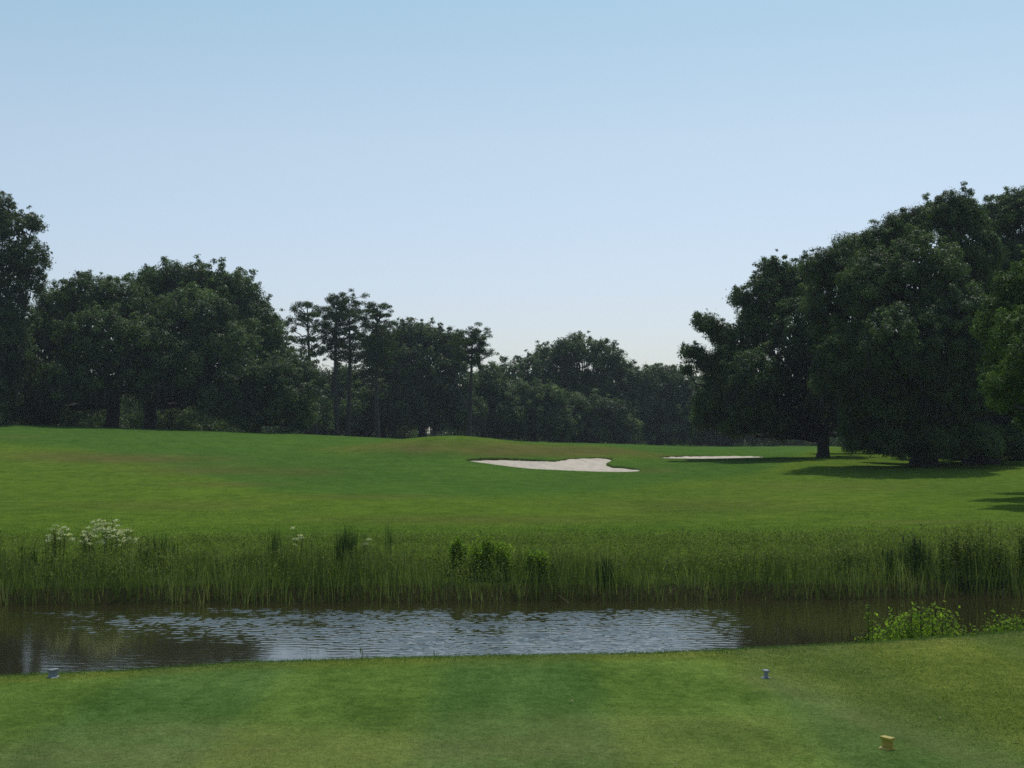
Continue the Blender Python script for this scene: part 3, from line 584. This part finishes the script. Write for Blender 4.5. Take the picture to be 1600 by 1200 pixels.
# tee turf
n = 420000; y_ = 6.4+rng.uniform(0, 1, n)*7.8; x_ = rng.uniform(-.42, .42, n)*(y_+.6); k = y_ < edge_y(x_)+.9; x_, y_ = x_[k], y_[k]; n = len(x_)
rg = sst(-.25, .35, (x_-(1.9+(9.9-y_)*.33))); eg = sst(-.7, 0, y_-edge_y(x_)); q = np.maximum(rg, eg)
g1 = lambda a, b_, c_, d_: np.exp(-((x_-a)/c_)**2-((y_-b_)/d_)**2)
dr = np.clip(1.0*g1(-2.2, 7.6, 1.4, .45)+.9*g1(.2, 7.9, 1.6, .5)+.6*g1(.8, 8.6, 1.2, .3)+.7*g1(-1.9, 8.35, .7, .25)+.8*gauss_seg(x_, y_, (1.75, 10.2), (2.6, 7.2), .13)+.4*q, 0, 1)
ti = np.clip(rng.normal(.27, .17, n)+.06*np.sin(x_*2*math.pi/2.2)+(rng.uniform(size=n) < (.07+.4*dr))*rng.uniform(.2, .6, n), 0, 1)
V, Fq, ti = blades(x_, y_, base_h(x_, y_)-.004, (.010+.006*q)*rng.uniform(.5, 1.4, n)+eg*rng.uniform(0, .03, n), rng.uniform(.003, .006, n), rng.uniform(.3, 1.6, n), ti, 1)
mb = MB(); mb.add(V, Fq, ti); stuff(mb.build('tee_grass', M_turf), 'short mown grass of the tee in the foreground', 'grass')

def leafy_clump(name, label, cat, u, vtop, ru, d, mat, n, ls, group=None, stems=9, flower=0, base_h_=None, asp=.45):
    p = P(u, vtop, d); z0 = H(p[0], d) if base_h_ is None else base_h_; hgt = p[2]-z0; b0 = np.array([p[0], d, z0-.03]); r = px(ru, d)
    th = thing(name, label, cat, b0, group); st = MB(); cs = []; nn = []
    tips = []
    for i in range(stems):
        tx = rng.uniform(-1, 1)*r; ty = rng.uniform(-.5, .5)*min(r, .5); tip = np.array([tx, ty, hgt*(1-.25*(tx/r)**2)*rng.uniform(.66, 1.02)])
        pth = curve(np.array([tx*.8, ty*.8, 0]), tip, np.array([0, 0, .1*hgt]), 7); V, Fq = tube(pth, np.linspace(.008, .003, 7), 5); st.add(V, Fq); tips.append(tip)
        m_ = n//stems; f = rng.uniform(.25, 1, m_); q = np.array([np.interp(f, np.linspace(0, 1, 7), pth[:, k]) for k in range(3)]).T
        cs.append(q+rng.normal(0, min(r*.2, .09), (m_, 3))*[1, 1, .8]); nn.append(np.tile([0, 0, .5], (m_, 1)))
    cs = np.concatenate(cs); V, Fq = leaves(cs, ls*rng.uniform(.6, 1.3, len(cs)), np.concatenate(nn), asp)
    tn = np.clip(.25+.55*cs[:, 2]/hgt*0+rng.normal(.3, .22, len(cs)), 0, 1)
    mb = MB(); mb.add(V, Fq, np.repeat(tn, 4)); mb.build('foliage', mat, th); st.build('stem', M_dry if flower else M_bark, th)
    if flower:
        for i in range(flower):
            az = rng.uniform(0, 6.28); rr = r*rng.uniform(0, 1)**.6; c = np.array([math.cos(az)*rr, math.sin(az)*rr*.7, hgt*(1-.42*(rr/r)**2)*rng.uniform(.75, 1.04)])
            V, Fq = leaves(c+rng.normal(size=(26, 3))*[.032, .032, .012], .034*rng.uniform(.6, 1.3, 26), np.tile([0, 0, 1.2], (26, 1)), .9)
            mesh('flower_head', V, [Fq], M_flower, th, {'tint': np.repeat(rng.uniform(0, 1, 26), 4)})
    return th
SH = 'small green bushes on the far bank'
leafy_clump('bush', 'small yellow-green bush, leftmost of three on the far bank', 'bush', 719, 826, 15, 30.2, M_shrub, 1300, .062, SH, 6)
leafy_clump('bush', 'largest of three yellow-green bushes on the far bank', 'bush', 769, 834, 28, 29.7, M_shrub, 3000, .062, SH, 11)
leafy_clump('bush', 'small yellow-green bush, rightmost of three on the far bank', 'bush', 840, 850, 20, 29.6, M_shrub, 1800, .06, SH, 8)
leafy_clump('bush', 'weedy grey-green bush rising above the far reeds near the right edge', 'bush', 1530, 806, 34, 30.0, M_weed, 2800, .06, None, 14)
leafy_clump('bush', 'low pale bush on the far bank left of the weedy grey-green one', 'bush', 1482, 814, 22, 30.4, M_weed, 1400, .055, None, 10)
leafy_clump('bush', 'leafy weed bush on the far bank at the very right edge', 'bush', 1592, 816, 28, 30.2, M_weed, 2200, .06, None, 14)
leafy_clump('bush', 'low weed bush on the far bank left of the dark cattails', 'bush', 1330, 846, 26, 30.4, M_weed, 1500, .055, None, 12)
leafy_clump('bush', 'olive weed bush at the foot of the broad cream-flowered clump', 'bush', 225, 846, 30, 30.2, M_weed, 1500, .055, None, 12)
leafy_clump('flowering_plant', 'broad clump of cream flower heads rising over the reeds at left', 'plant', 168, 809, 46, 31.2, M_weed, 1600, .05, 'cream flowering plants in the reeds', 22, 95)
leafy_clump('flowering_plant', 'smaller clump of cream flower heads left of the broad one', 'plant', 92, 811, 22, 31.0, M_weed, 600, .05, 'cream flowering plants in the reeds', 12, 26)
leafy_clump('flowering_plant', 'sparse plant with four or five cream flower heads beside tall reed spikes', 'plant', 462, 823, 13, 31.5, M_weed, 150, .045, 'cream flowering plants in the reeds', 6, 6)
leafy_clump('flowering_plant', 'thin plant with two cream heads just right of the tall reed spikes', 'plant', 573, 833, 8, 31.5, M_weed, 90, .045, 'cream flowering plants in the reeds', 4, 4)
NB = 'leafy bushes on the near bank'
leafy_clump('bush', 'long glossy green bush on the near bank at the right, low at its left end', 'bush', 1446, 946, 80, 15.6, M_shrub, 9000, .05, NB, 70)
leafy_clump('bush', 'narrow upright leafy shoot at the left end of the long near bush', 'bush', 1356, 944, 13, 15.2, M_shrub, 700, .05, NB, 9)
leafy_clump('bush', 'glossy green bush on the near bank cut off by the right edge', 'bush', 1592, 940, 48, 16.0, M_shrub, 5000, .05, NB, 40)
leafy_clump('waterside_plant', 'sparse leafy stems on the near bank left of centre', 'plant', 560, 988, 22, 15.0, M_weed, 130, .04, None, 7)
leafy_clump('waterside_plant', 'two short leafy stems on the near bank at centre left', 'plant', 680, 994, 14, 14.6, M_weed, 80, .04, None, 4)
leafy_clump('seeding_grass', 'pale seeding grass heads on the near bank left of the long bush', 'grass', 1322, 975, 30, 14.3, M_dry, 260, .022, None, 14)
M_spike = leafmat('reed_spikes', (.026, .050, .016), (.05, .09, .026), (.09, .13, .04), .25, .7, .08, 1.2)
def reed_clump(label, u, vtop, ru, d, n, wd=.026, mat=M_spike, group='tall reed spikes on the far bank', cat='reeds', heads=0, lean=.08):
    p = P(u, vtop, d); z0 = H(p[0], d); hg = p[2]-z0; r = px(ru, d); th = thing('cattail_clump' if heads else 'reed_clump', label, cat, (p[0], d, z0-.02), group)
    a = rng.normal(0, .45, n)*r; b_ = rng.normal(0, .2, n); h = hg*rng.uniform(.6, 1.0, n)*(1-.15*(a/r)**2)
    V, Fq, ti = blades(a, b_, np.zeros(n), h, np.full(n, wd)*rng.uniform(.6, 1.2, n), rng.uniform(.0, lean, n), np.clip(rng.normal(.4, .15, n), 0, 1))
    mb = MB(); mb.add(V, Fq, ti); mb.build('leaf_blades', mat, th)
    for i in range(heads):
        q = np.array([rng.uniform(-r, r)*.8, rng.normal(0, .1), 0]); hh_ = hg*rng.uniform(.8, 1.0); s = MB()
        V, Fq = tube([q, q+[0, 0, hh_*.5], q+[0, 0, hh_]], [.006, .005, .003], 5); s.add(V, Fq)
        V, Fq = tube([q+[0, 0, hh_-.20], q+[0, 0, hh_-.19], q+[0, 0, hh_-.08], q+[0, 0, hh_-.07]], [.004, .013, .013, .004], 6); s.add(V, Fq); s.build('seed_head', M_bark, th)
    return th
reed_clump('tallest comb of upright reed spikes, left of centre on the far bank', 541, 815, 26, 31.0, 190)
reed_clump('thin pair of reed spikes right of the tallest comb', 608, 808, 6, 33.0, 14)
reed_clump('slender reed spikes just left of the sparse flowering plant', 430, 813, 10, 31.5, 40)
reed_clump('short group of reed spikes right of the broad flowering clump', 245, 828, 34, 31.2, 120)
reed_clump('single dark reed tuft at the far left of the far bank', 37, 838, 4, 30.5, 22)
reed_clump('reed tuft between the far-left tuft and the flowering clumps', 55, 842, 6, 30.5, 24)
reed_clump('dark dense reed tuft on the far bank below the tree dome', 946, 866, 15, 29.6, 260, .022)
reed_clump('dark cattails with brown heads at the right of the far bank', 1430, 832, 24, 30.4, 260, .026, group='cattails on the far bank', cat='cattails', heads=6)
reed_clump('smaller cattail stand left of the dark cattails', 1388, 850, 14, 30.4, 110, .024, group='cattails on the far bank', cat='cattails', heads=3)
reed_clump('dark reeds below the weedy bush near the right edge', 1550, 846, 26, 30.6, 240, .024)
NT = 'grass tufts on the near bank'
for u_, vt, rr_, n_, lb in ((952, 978, 10, 12, 'leaning grass tuft at the water, leftmost of the three by the bright water'), (1045, 978, 6, 12, 'upright thin grass tuft at the water, middle of the three by the bright water'),
                            (1062, 992, 8, 12, 'short grass tuft at the water, right of the upright one'), (1120, 990, 10, 12, 'grass tuft standing before the brown water right of centre'), (990, 990, 10, 10, 'short sparse grass tuft beside the leaning one')):
    reed_clump(lb, u_, vt, rr_, 14.4, n_*2, .011, M_spike, NT, 'grass', 0, .5)
# fallen stick by the far shore
a = P(862, 925, 29.0); b2 = P(889, 943, 27.8); b2[2] = .02; mb = MB(); V, Fq = tube(curve(a, b2, np.array([0, 0, .05]), 6), np.linspace(.012, .006, 6), 6, .1); mb.add(V, Fq)
tag(mb.build('stick', M_dry), 'thin pale stick slanting from the reeds into the water', 'stick')

# ---------------------------------------------------------------- tee markers
def paint(name, c0, c1, rough=.5):
    m, t, b, o = newmat(name); t.links.new(ramp(t, noise(t, 60, 5, .7, mapped(t, (1, 1, 1))), [(.35, c0), (.65, c1)]), b.inputs['Base Color']); b.inputs['Roughness'].default_value = rough; return m
M_wp = paint('grey_paint', (.16, .18, .21), (.24, .26, .29)); M_yp = paint('yellow_paint', (.34, .26, .035), (.48, .37, .06))
def marker(label, u, v, s, rz, mat, L):
    """piece of rail: foot, web, head, extruded along its length"""
    d = row_d(v, TEE); p = P(u, v, d); p[2] = H(p[0], d)-.002
    th = thing('tee_marker', label, 'tee marker', p, 'rail-shaped tee markers', rz)
    def prism(name, pts):
        pts = np.array(pts)*s; n = len(pts); V = np.concatenate([np.stack([pts[:, 0], np.full(n, -L/2), pts[:, 1]], 1), np.stack([pts[:, 0], np.full(n, L/2), pts[:, 1]], 1)])
        me = bpy.data.meshes.new(name); fs = [list(range(n))[::-1], list(range(n, 2*n))]+[[i, (i+1) % n, n+(i+1) % n, n+i] for i in range(n)]
        me.from_pydata(V.tolist(), [], fs); me.materials.append(mat); o = bpy.data.objects.new(name, me); C.objects.link(o); o.parent = th
        bv = o.modifiers.new('bevel', 'BEVEL'); bv.width = .0015; bv.segments = 2; bv.limit_method = 'ANGLE'
    prism('base', [(-.5, 0), (.5, 0), (.5, .06), (.13, .17), (-.13, .17), (-.5, .06)])
    prism('web', [(-.10, .172), (.10, .172), (.09, .45), (.12, .758), (-.12, .758), (-.09, .45)])
    prism('head', [(-.12, .76), (-.30, .80), (-.31, .96), (-.27, 1.0), (.27, 1.0), (.31, .96), (.30, .80), (.12, .76)])
marker('grey tee marker near the left edge of the tee', 83, 1055, .062, R(-32), M_wp, .078)
marker('grey tee marker on the right of the tee, narrow side towards the viewer', 1197, 1061, .060, R(8), M_wp, .06)
marker('yellow tee marker in the right foreground', 1387, 1169, .068, R(30), M_yp, .078)
# small fallen leaves
M_fl = paint('dry_leaf', (.14, .095, .05), (.27, .21, .13), .9)
def fleaf():
    n = 8; t_ = np.linspace(0, 1, n); wd = np.sin(math.pi*t_)**.8*.35; V = []
    for k in range(n): V += [[-wd[k], t_[k]-.5, .16*wd[k]+.12*math.sin(3*t_[k])], [0, t_[k]-.5, .12*math.sin(3*t_[k])], [wd[k], t_[k]-.5, .2*wd[k]+.12*math.sin(3*t_[k])]]
    Fq = [[3*k+j, 3*k+j+1, 3*k+4+j, 3*k+3+j] for k in range(n-1) for j in (0, 1)]
    return mesh('fallen_leaf', np.array(V), [np.array(Fq)], M_fl)
first = None
for u_, v_, s_, lb in ((893, 1099, .028, 'curled tan leaf on the tee grass near the middle'), (1180, 1084, .014, 'tiny pale leaf just left below the right grey marker'), (1247, 1143, .014, 'tiny pale leaf left of the yellow marker'),
                       (1055, 1194, .016, 'small white leaf at the bottom edge of the tee'), (1236, 1196, .020, 'pale leaf at the bottom edge, right of the small white one'), (1468, 1125, .026, 'brown leaf in the rough above and right of the yellow marker'),
                       (1588, 1163, .038, 'large brown leaf at the right edge of the foreground'), (333, 1121, .010, 'tiny white leaf on the left half of the tee'), (199, 1094, .012, 'small straw-coloured leaf on the left of the tee')):
    if first is None: o = first = fleaf()
    else: o = first.copy(); C.objects.link(o)
    d = row_d(v_, TEE); p = P(u_, v_, d); o.location = (p[0], d, H(p[0], d)+.014); o.scale = (s_,)*3; o.rotation_euler = (rng.uniform(-.3, .3), rng.uniform(-.3, .3), rng.uniform(0, 6))
    tag(o, lb, 'leaf', 'fallen leaves on the tee')

# ---------------------------------------------------------------- haze
m = bpy.data.materials.new('haze_air'); m.use_nodes = True; t = m.node_tree; t.nodes.clear()
out = t.nodes.new('ShaderNodeOutputMaterial'); pv = t.nodes.new('ShaderNodeVolumePrincipled')
pv.inputs['Color'].default_value = (.80, .88, 1, 1); pv.inputs['Density'].default_value = .00024; pv.inputs['Anisotropy'].default_value = .3
t.links.new(pv.outputs[0], out.inputs['Volume'])
V = np.array([(sx*540, yy, zz) for zz in (-2.5, 40) for yy in (-80, 640) for sx in (-1, 1)])
o = mesh('haze', V, [np.array([[0, 2, 3, 1], [4, 5, 7, 6], [0, 1, 5, 4], [2, 6, 7, 3], [0, 4, 6, 2], [1, 3, 7, 5]])], m); stuff(o, 'thin summer haze softening the far trees', 'haze')
print('LEAVES', LEAFN[0])
